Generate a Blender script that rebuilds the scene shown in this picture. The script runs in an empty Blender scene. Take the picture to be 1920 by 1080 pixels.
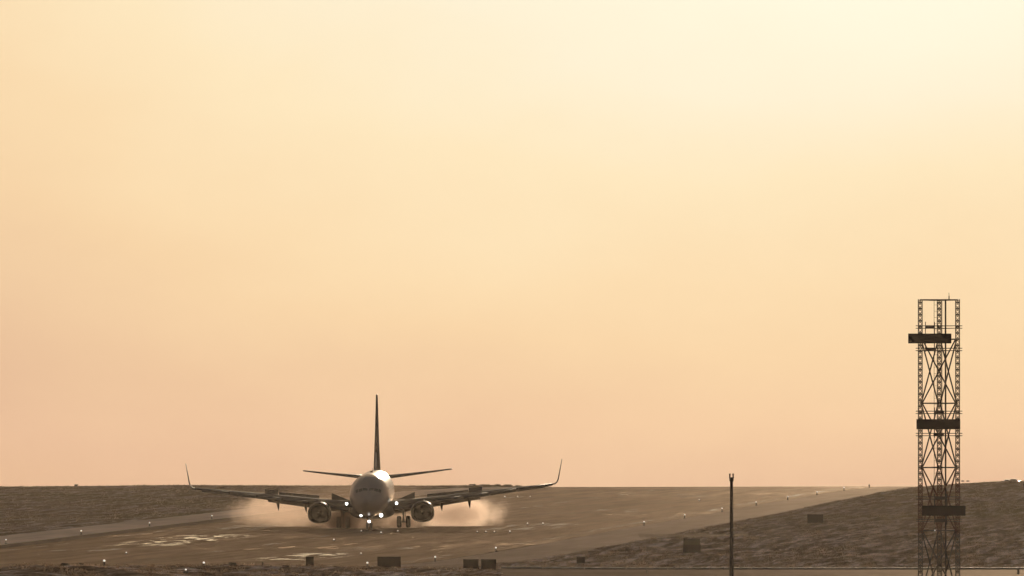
import bpy, bmesh, math, random
import numpy as np
from mathutils import Vector, Matrix, Euler

# ------------------------------------------------------------------ camera
S = bpy.context.scene
C = S.collection
F = 25340.0            # focal length in photo pixels (1920 wide)
YH = 900.0             # photo row of the camera's eye level
cam_d = bpy.data.cameras.new("camera")
cam_d.sensor_width = 36.0
cam_d.lens = F / 1920.0 * 36.0
cam_d.clip_start = 1.0
cam_d.clip_end = 60000.0
cam = bpy.data.objects.new("camera", cam_d)
C.objects.link(cam)
cam.location = (0, 0, 0)
cam.rotation_euler = (math.radians(90) + math.atan((YH - 540.0) / F), 0, 0)
S.camera = cam
S.render.resolution_x, S.render.resolution_y = 1024, 576

# ------------------------------------------------------------------ world
SUN_EL, SUN_AZ = math.radians(6.6), math.radians(3.45)      # azimuth to the right of the view axis (+Y)
W = bpy.data.worlds.new("World")
S.world = W
W.use_nodes = True
nt = W.node_tree
N, L = nt.nodes, nt.links
N.clear()

def mth(op, a, b=None, c=None, clamp=False, tree=None):
    tr = tree or nt
    n = tr.nodes.new('ShaderNodeMath'); n.operation = op; n.use_clamp = clamp
    for i, v in enumerate((a, b, c)):
        if v is None: continue
        if isinstance(v, (int, float)): n.inputs[i].default_value = v
        else: tr.links.new(v, n.inputs[i])
    return n.outputs[0]

def ramp(tree, fac, stops, interp='LINEAR'):
    r = tree.nodes.new('ShaderNodeValToRGB'); r.color_ramp.interpolation = interp
    el = r.color_ramp.elements
    while len(el) < len(stops): el.new(0.5)
    for e, (p, c) in zip(el, stops):
        e.position = p
        e.color = (*c, 1) if isinstance(c, tuple) else (c, c, c, 1)
    tree.links.new(fac, r.inputs[0])
    return r

tc = N.new('ShaderNodeTexCoord')
sep = N.new('ShaderNodeSeparateXYZ'); L.new(tc.outputs['Generated'], sep.inputs[0])
vx, vy, vz = sep.outputs
# soft wisps of thin high cloud, stretched sideways
mp = N.new('ShaderNodeMapping'); mp.inputs['Scale'].default_value = (26, 26, 60)
mp.inputs['Rotation'].default_value = (0, math.radians(-25), 0)
L.new(tc.outputs['Generated'], mp.inputs[0])
no = N.new('ShaderNodeTexNoise'); no.inputs['Scale'].default_value = 1.0
no.inputs['Detail'].default_value = 4.0; no.inputs['Roughness'].default_value = 0.5
L.new(mp.outputs[0], no.inputs['Vector'])
wob = mth('MULTIPLY', mth('SUBTRACT', no.outputs['Fac'], 0.5), 0.012)
dx = mth('MULTIPLY', mth('SUBTRACT', vx, 0.0300), 0.34)
dz = mth('SUBTRACT', vz, 0.0414)
dy = mth('SUBTRACT', 1.0, vy)
r2 = mth('ADD', mth('ADD', mth('MULTIPLY', dx, dx), mth('MULTIPLY', dz, dz)), mth('MULTIPLY', dy, dy))
rr = mth('ADD', mth('SQRT', r2), wob)
K = 0.06
near = ramp(nt, mth('DIVIDE', rr, K), [
    (0.00, (1.00, 0.96, 0.74)), (.006 / K, (1.0, .95, .74)), (.0133 / K, (.99, .88, .655)), (.0205 / K, (.985, .80, .52)),
    (.0275 / K, (.95, .71, .43)), (.0315 / K, (.91, .65, .385)), (.038 / K, (.82, .55, .335)),
    (.0430 / K, (.73, .46, .292)), (.050 / K, (.68, .41, .245)), (1.0, (.68, .41, .25))])
far = ramp(nt, mth('DIVIDE', rr, 2.0), [
    (0.03, (.68, .41, .25)), (0.10, (.75, .48, .30)), (0.22, (.46, .31, .21)), (0.36, (.16, .115, .085)), (0.6, (.06, .047, .040)), (1.0, (.05, .040, .038))])
gt = mth('GREATER_THAN', rr, K)
mixn = N.new('ShaderNodeMix'); mixn.data_type = 'RGBA'
L.new(gt, mixn.inputs[0]); L.new(near.outputs[0], mixn.inputs[6]); L.new(far.outputs[0], mixn.inputs[7])
bg_haze = N.new('ShaderNodeBackground'); L.new(mixn.outputs[2], bg_haze.inputs[0]); bg_haze.inputs[1].default_value = 1.0
sky = N.new('ShaderNodeTexSky'); sky.sky_type = 'NISHITA'; sky.sun_disc = False
sky.sun_elevation = SUN_EL; sky.sun_rotation = SUN_AZ; sky.dust_density = 3.0
bg_sky = N.new('ShaderNodeBackground'); L.new(sky.outputs[0], bg_sky.inputs[0]); bg_sky.inputs[1].default_value = 0.06
mr = N.new('ShaderNodeMapRange'); mr.interpolation_type = 'SMOOTHSTEP'
mr.inputs[1].default_value = 0.10; mr.inputs[2].default_value = 0.55
L.new(vz, mr.inputs[0])
mx = N.new('ShaderNodeMixShader'); L.new(mr.outputs[0], mx.inputs[0]); L.new(bg_haze.outputs[0], mx.inputs[1]); L.new(bg_sky.outputs[0], mx.inputs[2])
wo = N.new('ShaderNodeOutputWorld'); L.new(mx.outputs[0], wo.inputs[0])

# ------------------------------------------------------------------ sun
sd = bpy.data.lights.new("sun", 'SUN'); sd.energy = 5.0; sd.angle = math.radians(0.6); sd.color = (1.0, 0.80, 0.56)
sun = bpy.data.objects.new("sun", sd); C.objects.link(sun)
sdir = Vector((math.sin(SUN_AZ) * math.cos(SUN_EL), math.cos(SUN_AZ) * math.cos(SUN_EL), math.sin(SUN_EL)))
sun.rotation_euler = sdir.to_track_quat('Z', 'Y').to_euler()
sun.location = (60, 900, 120)

S.view_settings.view_transform = 'Standard'
S.view_settings.look = 'None'
S.view_settings.exposure = 0.0
S.view_settings.gamma = 1.0
S.render.engine = 'CYCLES'
S.cycles.use_denoising = True
S.cycles.max_bounces = 6
S.cycles.volume_bounces = 2
S.cycles.transparent_max_bounces = 16
S.cycles.volume_step_rate = 1.0
S.cycles.volume_max_steps = 256

# ------------------------------------------------------------------ helpers
RND = random.Random(7)
def obj(name, bm, mat=None, parent=None, smooth=False, recalc=True):
    me = bpy.data.meshes.new(name)
    if recalc: bmesh.ops.recalc_face_normals(bm, faces=bm.faces)
    bm.to_mesh(me); bm.free()
    if mat: me.materials.append(mat)
    if smooth:
        for p in me.polygons: p.use_smooth = True
    o = bpy.data.objects.new(name, me); C.objects.link(o)
    if parent: o.parent = parent
    return o

def tag(o, label=None, cat=None, group=None, kind=None):
    if label: o['label'] = label
    if cat: o['category'] = cat
    if group: o['group'] = group
    if kind: o['kind'] = kind
    return o

def thing(name, label, cat, loc=(0, 0, 0), group=None, rot=(0, 0, 0)):
    o = bpy.data.objects.new(name, None); C.objects.link(o)
    o.empty_display_size = 0.3
    o.location = loc; o.rotation_euler = rot
    return tag(o, label, cat, group)

def dup(root, loc, label=None, rotz=None):
    r = root.copy(); C.objects.link(r); r.location = loc
    if label: r['label'] = label
    if rotz is not None: r.rotation_euler[2] = rotz
    for ch in [o for o in bpy.data.objects if o.parent == root]:
        c = ch.copy(); C.objects.link(c); c.parent = r
    return r

def box(bm, x0, x1, y0, y1, z0, z1, mat=None):
    vs = [bm.verts.new(p) for p in ((x0, y0, z0), (x1, y0, z0), (x1, y1, z0), (x0, y1, z0), (x0, y0, z1), (x1, y0, z1), (x1, y1, z1), (x0, y1, z1))]
    if mat is not None:
        for v in vs: v.co = mat @ v.co
    for f in ((0, 3, 2, 1), (4, 5, 6, 7), (0, 1, 5, 4), (1, 2, 6, 5), (2, 3, 7, 6), (3, 0, 4, 7)):
        bm.faces.new([vs[i] for i in f])

def tube(bm, a, b, r, r2=None, n=8, cap=True):
    a, b = Vector(a), Vector(b)
    r2 = r if r2 is None else r2
    d = (b - a).normalized()
    u = d.orthogonal().normalized(); v = d.cross(u)
    ra, rb = [], []
    for i in range(n):
        t = 2 * math.pi * i / n
        o = u * math.cos(t) + v * math.sin(t)
        ra.append(bm.verts.new(a + o * r)); rb.append(bm.verts.new(b + o * r2))
    for i in range(n):
        j = (i + 1) % n
        bm.faces.new((ra[i], ra[j], rb[j], rb[i]))
    if cap:
        bm.faces.new(ra[::-1]); bm.faces.new(rb)

def loft(bm, rings, cap0=True, cap1=True, closed=True):
    vr = [[bm.verts.new(p) for p in r] for r in rings]
    n = len(vr[0])
    for a, b in zip(vr, vr[1:]):
        for i in range(n if closed else n - 1):
            j = (i + 1) % n
            bm.faces.new((a[i], a[j], b[j], b[i]))
    if cap0: bm.faces.new(vr[0][::-1])
    if cap1: bm.faces.new(vr[-1])
    return vr

def ball(bm, c, r, seg=10, rings=6, sc=(1, 1, 1)):
    m = Matrix.Translation(c) @ Matrix.Diagonal((*[r * s for s in sc], 1))
    bmesh.ops.create_uvsphere(bm, u_segments=seg, v_segments=rings, radius=1, matrix=m)

# ------------------------------------------------------------------ materials
def mat_new(name):
    m = bpy.data.materials.new(name); m.use_nodes = True
    t = m.node_tree; b = t.nodes['Principled BSDF']
    return m, t, b

def set_spec(b, v):
    b.inputs['Specular IOR Level'].default_value = v

def noise(t, vec, scale, detail=4, rough=0.55, dist=0.0):
    n = t.nodes.new('ShaderNodeTexNoise')
    n.inputs['Scale'].default_value = scale; n.inputs['Detail'].default_value = detail
    n.inputs['Roughness'].default_value = rough; n.inputs['Distortion'].default_value = dist
    t.links.new(vec, n.inputs['Vector']); return n.outputs['Fac']

def mapped(t, scale=(1, 1, 1), rotz=0.0):
    c = t.nodes.new('ShaderNodeTexCoord'); m = t.nodes.new('ShaderNodeMapping')
    m.inputs['Scale'].default_value = scale; m.inputs['Rotation'].default_value = (0, 0, rotz)
    t.links.new(c.outputs['Object'], m.inputs[0]); return m.outputs[0]

def along(t, scale):
    """Object coordinates turned into the runway's direction first, then scaled (grass is mown parallel to the runway)."""
    c = t.nodes.new('ShaderNodeTexCoord'); a = t.nodes.new('ShaderNodeMapping'); a.inputs['Rotation'].default_value = (0, 0, math.atan(0.0780))
    m = t.nodes.new('ShaderNodeMapping'); m.inputs['Scale'].default_value = scale
    t.links.new(c.outputs['Object'], a.inputs[0]); t.links.new(a.outputs[0], m.inputs[0]); return m.outputs[0]

def simple(name, col, rough=0.6, metal=0.0, spec=0.5, var=0.15, vscale=3.0, bump=0.0):
    m, t, b = mat_new(name)
    v = mapped(t)
    n = noise(t, v, vscale)
    r = ramp(t, n, [(0.3, tuple(c * (1 - var) for c in col)), (0.7, tuple(min(1, c * (1 + var)) for c in col))])
    t.links.new(r.outputs[0], b.inputs['Base Color'])
    b.inputs['Roughness'].default_value = rough; b.inputs['Metallic'].default_value = metal
    set_spec(b, spec)
    if bump:
        bp = t.nodes.new('ShaderNodeBump'); bp.inputs['Strength'].default_value = bump; bp.inputs['Distance'].default_value = 0.02
        t.links.new(n, bp.inputs['Height']); t.links.new(bp.outputs[0], b.inputs['Normal'])
    return m

def glow(name, col, strength):
    m, t, b = mat_new(name)
    b.inputs['Base Color'].default_value = (.8, .8, .8, 1)
    b.inputs['Emission Color'].default_value = (*col, 1)
    b.inputs['Emission Strength'].default_value = strength
    return m

M = {}
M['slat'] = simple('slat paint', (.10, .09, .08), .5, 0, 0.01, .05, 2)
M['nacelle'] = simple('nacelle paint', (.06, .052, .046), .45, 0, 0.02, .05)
M['paint'] = simple('aircraft shadow-grey white paint', (.32, .285, .27), .26, 0, 0.05, .04, .7)  # white paint greyed down, its shaded look is put into the base colour
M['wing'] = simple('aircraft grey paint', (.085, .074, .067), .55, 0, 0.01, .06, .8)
M['metal'] = simple('bare polished metal', (.62, .60, .58), .25, .9, .5, .05, 2)
M['steel'] = simple('gear steel', (.30, .29, .28), .4, .5, .5, .1, 4)
M['intake'] = simple('dark intake liner', (.004, .003, .002), 1, 0, 0)
M['lip'] = simple('dark inlet lip paint', (.05, .045, .04), .5, 0, .05)
M['matt_wing'] = simple('matt winglet paint', (.15, .14, .13), .65, 0, .02)
M['glass'] = simple('cockpit glass', (.03, .028, .026), .3, 0, .6, .02)
M['tyre'] = simple('tyre rubber', (.022, .022, .022), .8)
M['galv'] = simple('weathered galvanised steel', (.20, .17, .135), .6, .1, .2, .2, 3)
M['redsteel'] = simple('faded red oxide steel', (.14, .060, .038), .7, .1, .3, .2, 3)
M['darksteel'] = simple('dark weathered steel', (.055, .048, .045), .6, .2, .4, .2, 3)
M['board'] = simple('matt dark panel', (.022, .019, .018), .8, 0, .2, .15, 2)
M['sign_back'] = simple('dark brown sign metal', (.020, .012, .007), .8, 0, .02, .15, 2)
M['sign_olive'] = simple('olive sign metal', (.05, .05, .022), .75, 0, .02, .15, 2)
M['lamp'] = glow('lit lamp glass', (1.0, .86, .72), 1.2)
M['landing'] = glow('landing lamp glass', (1.0, .95, .90), 10.0)
M['dimlamp'] = glow('weak lamp glass', (1.0, .80, .62), 1.3)
M['paintmark'] = simple('worn runway paint', (.42, .40, .36), .45, 0, .5, .25, .8)
m, t, b = mat_new('worn runway paint'); M['paintmark'] = m
t.nodes.remove(b)
wn = noise(t, mapped(t, (1, .10, 1)), .8, 5, .65)
wf = ramp(t, wn, [(.50, 0.0), (.62, .75)])
df = t.nodes.new('ShaderNodeBsdfDiffuse'); df.inputs[0].default_value = (.30, .24, .19, 1)
gl = t.nodes.new('ShaderNodeBsdfGlossy'); gl.inputs['Roughness'].default_value = .25; gl.inputs['Color'].default_value = (.8, .8, .8, 1)
mg = t.nodes.new('ShaderNodeMixShader'); mg.inputs[0].default_value = .22; t.links.new(df.outputs[0], mg.inputs[1]); t.links.new(gl.outputs[0], mg.inputs[2])
tp = t.nodes.new('ShaderNodeBsdfTransparent'); ms = t.nodes.new('ShaderNodeMixShader'); t.links.new(wf.outputs[0], ms.inputs[0])
t.links.new(tp.outputs[0], ms.inputs[1]); t.links.new(mg.outputs[0], ms.inputs[2]); t.links.new(ms.outputs[0], t.nodes['Material Output'].inputs[0])
M['white_car'] = simple('white vehicle paint', (.75, .74, .72), .25, 0, .5, .05)
M['dark_car'] = simple('dark vehicle paint', (.04, .04, .045), .3, 0, .5, .05)
M['bird'] = simple('dark feathers', (.03, .027, .025), .8, 0, .3, .1)
M['shrub'] = simple('dark heather leaves', (.035, .030, .016), .8, 0, .2, .4, 5)
M['bark'] = simple('shrub stems', (.06, .045, .03), .9, 0, .2, .3, 5)

# dry winter grass ground
m, t, b = mat_new('dry winter grassland'); M['grass'] = m
big = noise(t, along(t, (1, .3, 1)), .045, 4, .55)
mid = noise(t, along(t, (1, .045, 1)), .95, 5, .68, .5)
fine = noise(t, along(t, (1, .10, 1)), 2.8, 3, .6)
r1 = ramp(t, big, [(.36, (.15, .108, .045)), (.5, (.20, .135, .080)), (.64, (.27, .185, .14))])
r2_ = ramp(t, mid, [(.38, (.08, .050, .032)), (.48, (.20, .135, .095)), (.54, (.34, .245, .19)), (.60, (.66, .52, .44))])
mxc = t.nodes.new('ShaderNodeMix'); mxc.data_type = 'RGBA'
# mown turf beyond, rough frosted tussocks nearer than about 1.25 km
pc = t.nodes.new('ShaderNodeTexCoord'); ps = t.nodes.new('ShaderNodeSeparateXYZ'); t.links.new(pc.outputs['Object'], ps.inputs[0])
mw = t.nodes.new('ShaderNodeMapRange'); mw.interpolation_type = 'SMOOTHSTEP'; mw.inputs[1].default_value = 1380; mw.inputs[2].default_value = 1180; mw.inputs[3].default_value = .38; mw.inputs[4].default_value = .85
t.links.new(mth('ADD', ps.outputs[1], mth('MULTIPLY', big, 220.0, tree=t), tree=t), mw.inputs[0]); mw.inputs[1].default_value += 110; mw.inputs[2].default_value += 110
t.links.new(mw.outputs[0], mxc.inputs[0])
t.links.new(r1.outputs[0], mxc.inputs[6]); t.links.new(r2_.outputs[0], mxc.inputs[7])
r3 = ramp(t, fine, [(.3, 1.0), (.7, 1.6)])
mu = t.nodes.new('ShaderNodeMix'); mu.data_type = 'RGBA'; mu.blend_type = 'MULTIPLY'; mu.inputs[0].default_value = 1
t.links.new(mxc.outputs[2], mu.inputs[6]); t.links.new(r3.outputs[0], mu.inputs[7])
t.nodes.remove(b)
df = t.nodes.new('ShaderNodeBsdfDiffuse'); df.inputs['Roughness'].default_value = .6; t.links.new(mu.outputs[2], df.inputs[0])
t.links.new(df.outputs[0], t.nodes['Material Output'].inputs[0])

# grass blades, slightly translucent
m, t, b = mat_new('dry grass blades'); M['blades'] = m
n_ = noise(t, along(t, (1, .1, 1)), .6, 3)
r1 = ramp(t, n_, [(.35, (.12, .075, .042)), (.5, (.20, .13, .085)), (.66, (.42, .30, .22))])
t.nodes.remove(b)
df = t.nodes.new('ShaderNodeBsdfDiffuse'); t.links.new(r1.outputs[0], df.inputs[0])
tr = t.nodes.new('ShaderNodeBsdfTranslucent'); t.links.new(r1.outputs[0], tr.inputs[0])
ms = t.nodes.new('ShaderNodeMixShader'); ms.inputs[0].default_value = .3
t.links.new(df.outputs[0], ms.inputs[1]); t.links.new(tr.outputs[0], ms.inputs[2])
t.links.new(ms.outputs[0], t.nodes['Material Output'].inputs[0])

def asphalt(name, dark, pale, r_lo, r_hi, wet, bumpd, wetmix=.3):
    """Pavement in runway coordinates (object X across, object Y along): rubber streaks along it, patches, damp glossy pools."""
    m, t, b = mat_new(name)
    vs = mapped(t, (1, .035, 1)); vp = mapped(t, (1, .22, 1))
    st = noise(t, vs, .55, 5, .6)
    pt = noise(t, vp, .10, 4, .6)
    r1 = ramp(t, st, [(.38, dark), (.62, pale)])
    r2 = ramp(t, pt, [(.35, .78), (.65, 1.22)])
    mu = t.nodes.new('ShaderNodeMix'); mu.data_type = 'RGBA'; mu.blend_type = 'MULTIPLY'; mu.inputs[0].default_value = 1
    t.links.new(r1.outputs[0], mu.inputs[6]); t.links.new(r2.outputs[0], mu.inputs[7])
    t.links.new(mu.outputs[2], b.inputs['Base Color'])
    wp = noise(t, mapped(t, (1, .10, 1)), .8, 5, .62, .3)
    wl = noise(t, mapped(t, (1, .5, 1)), .018, 2, .5)
    wsum = mth('ADD', mth('MULTIPLY', wp, .62, tree=t), mth('MULTIPLY', wl, .38, tree=t), tree=t)
    wr = ramp(t, wsum, [(wet, 0.0), (wet + .07, 1.0)])
    bp = t.nodes.new('ShaderNodeBump'); bp.inputs['Strength'].default_value = 1.0; bp.inputs['Distance'].default_value = bumpd
    bn = noise(t, mapped(t, (1, .4, 1)), .9, 4, .55)
    t.links.new(bn, bp.inputs['Height'])
    # dry asphalt is matt; damp pools carry a thin glossy film
    t.nodes.remove(b)
    df = t.nodes.new('ShaderNodeBsdfDiffuse'); df.inputs['Roughness'].default_value = .5; t.links.new(mu.outputs[2], df.inputs[0])
    gl = t.nodes.new('ShaderNodeBsdfGlossy'); gl.inputs['Color'].default_value = (.92, .76, .62, 1); gl.inputs['Roughness'].default_value = r_lo
    t.links.new(bp.outputs[0], gl.inputs['Normal'])
    ms = t.nodes.new('ShaderNodeMixShader')
    fac = mth('ADD', mth('MULTIPLY', wr.outputs[0], wetmix, tree=t), r_hi, tree=t)
    t.links.new(fac, ms.inputs[0]); t.links.new(df.outputs[0], ms.inputs[1]); t.links.new(gl.outputs[0], ms.inputs[2])
    t.links.new(ms.outputs[0], t.nodes['Material Output'].inputs[0])
    return m
M['runway'] = asphalt('damp runway asphalt', (.10, .058, .032), (.19, .118, .074), .25, .07, .57, .004, .20)
M['shoulder'] = asphalt('pale shoulder asphalt', (.21, .150, .125), (.27, .20, .17), .4, .03, .62, .004, .10)
M['verge'] = asphalt('pale frosted verge', (.52, .39, .30), (.64, .49, .39), .5, .02, .70, .004, .02)
M['edge_dark'] = asphalt('dark edge asphalt', (.06, .040, .028), (.09, .060, .044), .4, .02, .66, .004, .05)  # darker asphalt tone for the edge strip and the joint
M['road'] = asphalt('service road asphalt', (.120, .080, .064), (.15, .104, .086), .5, .015, .64, .004, .02)

# ------------------------------------------------------------------ terrain height
MS, X0 = 0.0780, -89.6           # right edge line of the runway: X = MS*Y + X0
TH = math.atan(MS); CT, ST = math.cos(TH), math.sin(TH)
PY = np.array([0, 500, 600, 700, 760, 820, 880, 940, 1000, 1060, 1120, 1180, 1240, 1300, 1360, 1420, 1480, 1540, 1600, 1660, 1720, 1780, 1840, 1900, 1980, 2100, 2400, 3000, 5000, 60000], float)
PD = np.array([9, 5.0, 4.75, 4.75, 4.95, 5.25, 5.75, 6.20, 6.52, 6.42, 5.98, 5.49, 4.93, 4.38, 3.86, 3.35, 2.78, 2.27, 1.77, 1.28, .98, .85, .86, 1.0, 1.5, 3.2, 9, 22, 40, 60], float)
NEAR_Y = np.array([0, 500, 820, 940, 1000, 60000], float)
NEAR_D = np.array([9.0, 7.0, 6.62, 6.50, 6.52, 6.52], float)   # open ground to the right, nearer than the runway hump

def sstep(a, b, x):
    u = np.clip((x - a) / (b - a), 0, 1); return u * u * (3 - 2 * u)

def ts(X, Y):
    tt = (X - MS * Y - X0) * CT
    return tt, Y + tt * ST

# smoothed profile
_g = np.arange(0, 3000, 4.0)
_d = np.interp(_g, PY, PD)
_k = np.hanning(15); _k /= _k.sum()
_pad = np.pad(_d, 7, mode='edge')
_d = np.convolve(_pad, _k, mode='valid')
def base_h(X, Y):
    tt, yf = ts(X, Y)
    d = np.where(yf < 2950, np.interp(yf, _g, _d), np.interp(yf, PY, PD))
    nd = np.interp(Y, NEAR_Y, NEAR_D)
    w = sstep(9, 22, tt) * (1 - sstep(940, 1010, Y))
    d = d * (1 - w) + nd * w
    h = -d + np.clip(tt, -60, 20) * 0.002
    h = h + sstep(3, 20, tt) * sstep(1350, 1700, Y) * 0.50           # right-hand hill
    h = h - sstep(-60, -110, tt) * sstep(1500, 1700, Y) * 0.02
    return h

_rng = np.random.RandomState(3)
_T = _rng.rand(256, 256)
def vnoise(x, y):
    xi, yi = np.floor(x).astype(int), np.floor(y).astype(int)
    fx, fy = x - xi, y - yi
    fx, fy = fx * fx * (3 - 2 * fx), fy * fy * (3 - 2 * fy)
    a = _T[xi % 256, yi % 256]; b_ = _T[(xi + 1) % 256, yi % 256]
    c = _T[xi % 256, (yi + 1) % 256]; d = _T[(xi + 1) % 256, (yi + 1) % 256]
    return (a * (1 - fx) + b_ * fx) * (1 - fy) + (c * (1 - fx) + d * fx) * fy - .5

def paved(X, Y):
    """1 on pavement, 0 on grass."""
    tt, yf = ts(X, Y)
    p = (1 - sstep(7.0, 8.2, tt)) * sstep(-54.0, -52.6, tt)
    p = np.maximum(p, sstep(-1.2, -.2, X) * sstep(880, 884, Y) * (1 - sstep(970, 972, Y)) * sstep(10, 12, tt))
    p = np.maximum(p, (1 - sstep(21.5, 23, X)) * sstep(1212, 1214, Y) * (1 - sstep(1238, 1240, Y)) * sstep(0, 1, tt))
    return p

def ground_h(X, Y):
    h = base_h(X, Y); p = paved(X, Y)
    tt, yf = ts(X, Y)
    rough = .5 + .8 * sstep(1260, 1120, Y)
    n = vnoise(X / 7 + 3, Y / 16) * .16 + vnoise(X / 1.9, Y / 7 + 9) * .16 + vnoise(X / .9, Y / 2.2) * .07
    far = sstep(1700, 1800, Y)
    h = h + (1 - p) * (n * rough + .05) + (1 - p) * vnoise(X / 22, Y / 60) * .25 * (1 + far)
    return h - p * .05 - sstep(.2, .9, p) * 0.0

def gz(x, y):
    return float(ground_h(np.array([x], float), np.array([y], float))[0])
def pz(x, y):
    return float(base_h(np.array([x], float), np.array([y], float))[0])
def on_ground(px, py, lift=0.0, y0=700, y1=1900, fn=None):
    """First ground point whose image falls on a photo pixel measured there."""
    Y = np.arange(y0, y1, .5); X = (px - 960) * Y / F
    rows = YH - (base_h(X, Y) + lift) * F / Y
    i = int(np.argmin(np.abs(rows - py)))
    return float(X[i]), float(Y[i]), float(base_h(X[i:i + 1], Y[i:i + 1])[0])

def grid_obj(name, xs, ys, hf, mat, smooth=True):
    XX, YY = np.meshgrid(xs, ys)
    ZZ = hf(XX, YY)
    nx, ny = len(xs), len(ys)
    co = np.stack([XX, YY, ZZ], -1).reshape(-1, 3)
    i = np.arange(nx * ny).reshape(ny, nx)
    q = np.stack([i[:-1, :-1], i[:-1, 1:], i[1:, 1:], i[1:, :-1]], -1).reshape(-1)
    return raw_mesh(name, co, q, 4, mat, smooth)

def raw_mesh(name, co, idx, k, mat, smooth=False):
    me = bpy.data.meshes.new(name)
    me.vertices.add(len(co)); me.vertices.foreach_set('co', co.astype(np.float32).ravel())
    me.loops.add(len(idx)); me.loops.foreach_set('vertex_index', idx.astype(np.int32))
    nf = len(idx) // k
    me.polygons.add(nf); me.polygons.foreach_set('loop_start', (np.arange(nf) * k).astype(np.int32))
    me.update(calc_edges=True)
    if smooth: me.polygons.foreach_set('use_smooth', np.ones(nf, bool))
    me.materials.append(mat)
    o = bpy.data.objects.new(name, me); C.objects.link(o); return o

xs = np.concatenate([[-30000, -8000, -2500, -900, -400, -220, -150], np.arange(-110, 110.1, .5), [150, 220, 400, 900, 2500, 8000, 30000]])
ys = np.concatenate([[-500, -100, 50, 200, 350, 500, 600, 650, 690], np.arange(700, 1960, 2.0), [1980, 2010, 2050, 2100, 2200, 2400, 2800, 3500, 5000, 9000, 20000, 50000]])
g = grid_obj('ground', xs, ys, ground_h, M['grass']); tag(g, kind='structure')

# ------------------------------------------------------------------ paved surfaces (built in runway coordinates so the texture runs along them)
def strip(name, t0, t1, y0, y1, lift, mat, dt=1.5, ds=6.0, kind='structure', wave=0.0):
    """A pavement sheet in the runway frame: t across, yf along."""
    tt = np.linspace(t0, t1, max(2, int(abs(t1 - t0) / dt) + 1)); yy = np.linspace(y0, y1, max(2, int((y1 - y0) / ds) + 1))
    T, YF = np.meshgrid(tt, yy)
    X = MS * YF + X0 + T * CT; Y = YF - T * ST
    Z = base_h(X, Y) + lift
    if wave: Z = Z + vnoise(T / 9, YF / 24) * wave
    s = (YF - 1200) / CT
    # object frame: origin at (line, yf=1200), rotated by -TH
    co = np.stack([T, s, Z], -1).reshape(-1, 3)
    nx, ny = len(tt), len(yy)
    i = np.arange(nx * ny).reshape(ny, nx)
    q = np.stack([i[:-1, :-1], i[:-1, 1:], i[1:, 1:], i[1:, :-1]], -1).reshape(-1)
    o = raw_mesh(name, co, q, 4, mat, True)
    o.location = (MS * 1200 + X0, 1200, 0); o.rotation_euler = (0, 0, -TH)
    tag(o, kind=kind)
    return o
strip('runway', -46.4, 0.6, 620, 2600, .000, M['runway'])
strip('runway_shoulder', .6, 7.7, 620, 2600, .000, M['shoulder'])
strip('runway_shoulder', -54.0, -46.4, 620, 2600, .000, M['verge'])
strip('runway_edge', -46.2, -43.6, 620, 2600, .006, M['edge_dark'])

def sheet(name, xs_, ys_, lift, mat):
    XX, YY = np.meshgrid(xs_, ys_)
    co = np.stack([XX, YY - 1000, base_h(XX, YY) + lift], -1).reshape(-1, 3)
    nx, ny = len(xs_), len(ys_); i = np.arange(nx * ny).reshape(ny, nx)
    q = np.stack([i[:-1, :-1], i[:-1, 1:], i[1:, 1:], i[1:, :-1]], -1).reshape(-1)
    o = raw_mesh(name, co, q, 4, mat, True); o.location = (0, 1000, 0); return tag(o, kind='structure')
sheet('service_road', np.arange(-.8, 120, 3.0), np.arange(884, 970.1, 3.0), .0, M['road'])
sheet('taxiway_spur', np.arange(11.5, 21.6, 1.0), np.arange(1214, 1238.1, 3.0), .0, M['road'])
# low kerb along the far edge of the service road
bm = bmesh.new()
for x in np.arange(-.8, 117, 3.0):
    a, b2 = pz(x, 971), pz(x + 3, 971)
    box(bm, x, x + 2.98, 970.2, 970.6, a - .2, a + .13)
tag(obj('kerb', bm, M['darksteel']), kind='structure')

strip('pavement_joint', .62, .86, 930, 1160, .012, M['edge_dark'], dt=.12)
# painted markings on the runway
marks = []
def mark(t0, t1, y0, y1, lift=.012, name='runway_marking'):
    marks.append(strip(name, t0, t1, y0, y1, lift, M['paintmark'], dt=4, ds=6))
CLT = -22.9
mark(-1.6, -.7, 760, 2400); mark(-42.3, -41.4, 760, 2400)
for k in range(0, 24): mark(CLT - .45, CLT + .45, 800 + 50 * k, 830 + 50 * k)
for sgn in (-1, 1):
    for yb, n_ in ((1130, 2), (1420, 2), (1570, 1)):
        for j in range(n_):
            c = CLT + sgn * (10.5 + j * 3.3); mark(c - 1.2, c + 1.2, yb, yb + 22.5)
    c = CLT + sgn * 13.5; mark(c - 3.2, c + 3.2, 1270, 1318)
mark(-17.0, -15.0, 1596, 1612, .02)
# join the markings into one painted sheet (a marking is surface paint, not a thing)
me0 = bmesh.new()
for o in marks: me0.from_mesh(o.data)
loc, rot = marks[0].location.copy(), marks[0].rotation_euler.copy()
for o in marks: bpy.data.objects.remove(o)
mk = obj('runway_markings', me0, M['paintmark'], recalc=False); mk.location = loc; mk.rotation_euler = rot; tag(mk, kind='structure')

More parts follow.
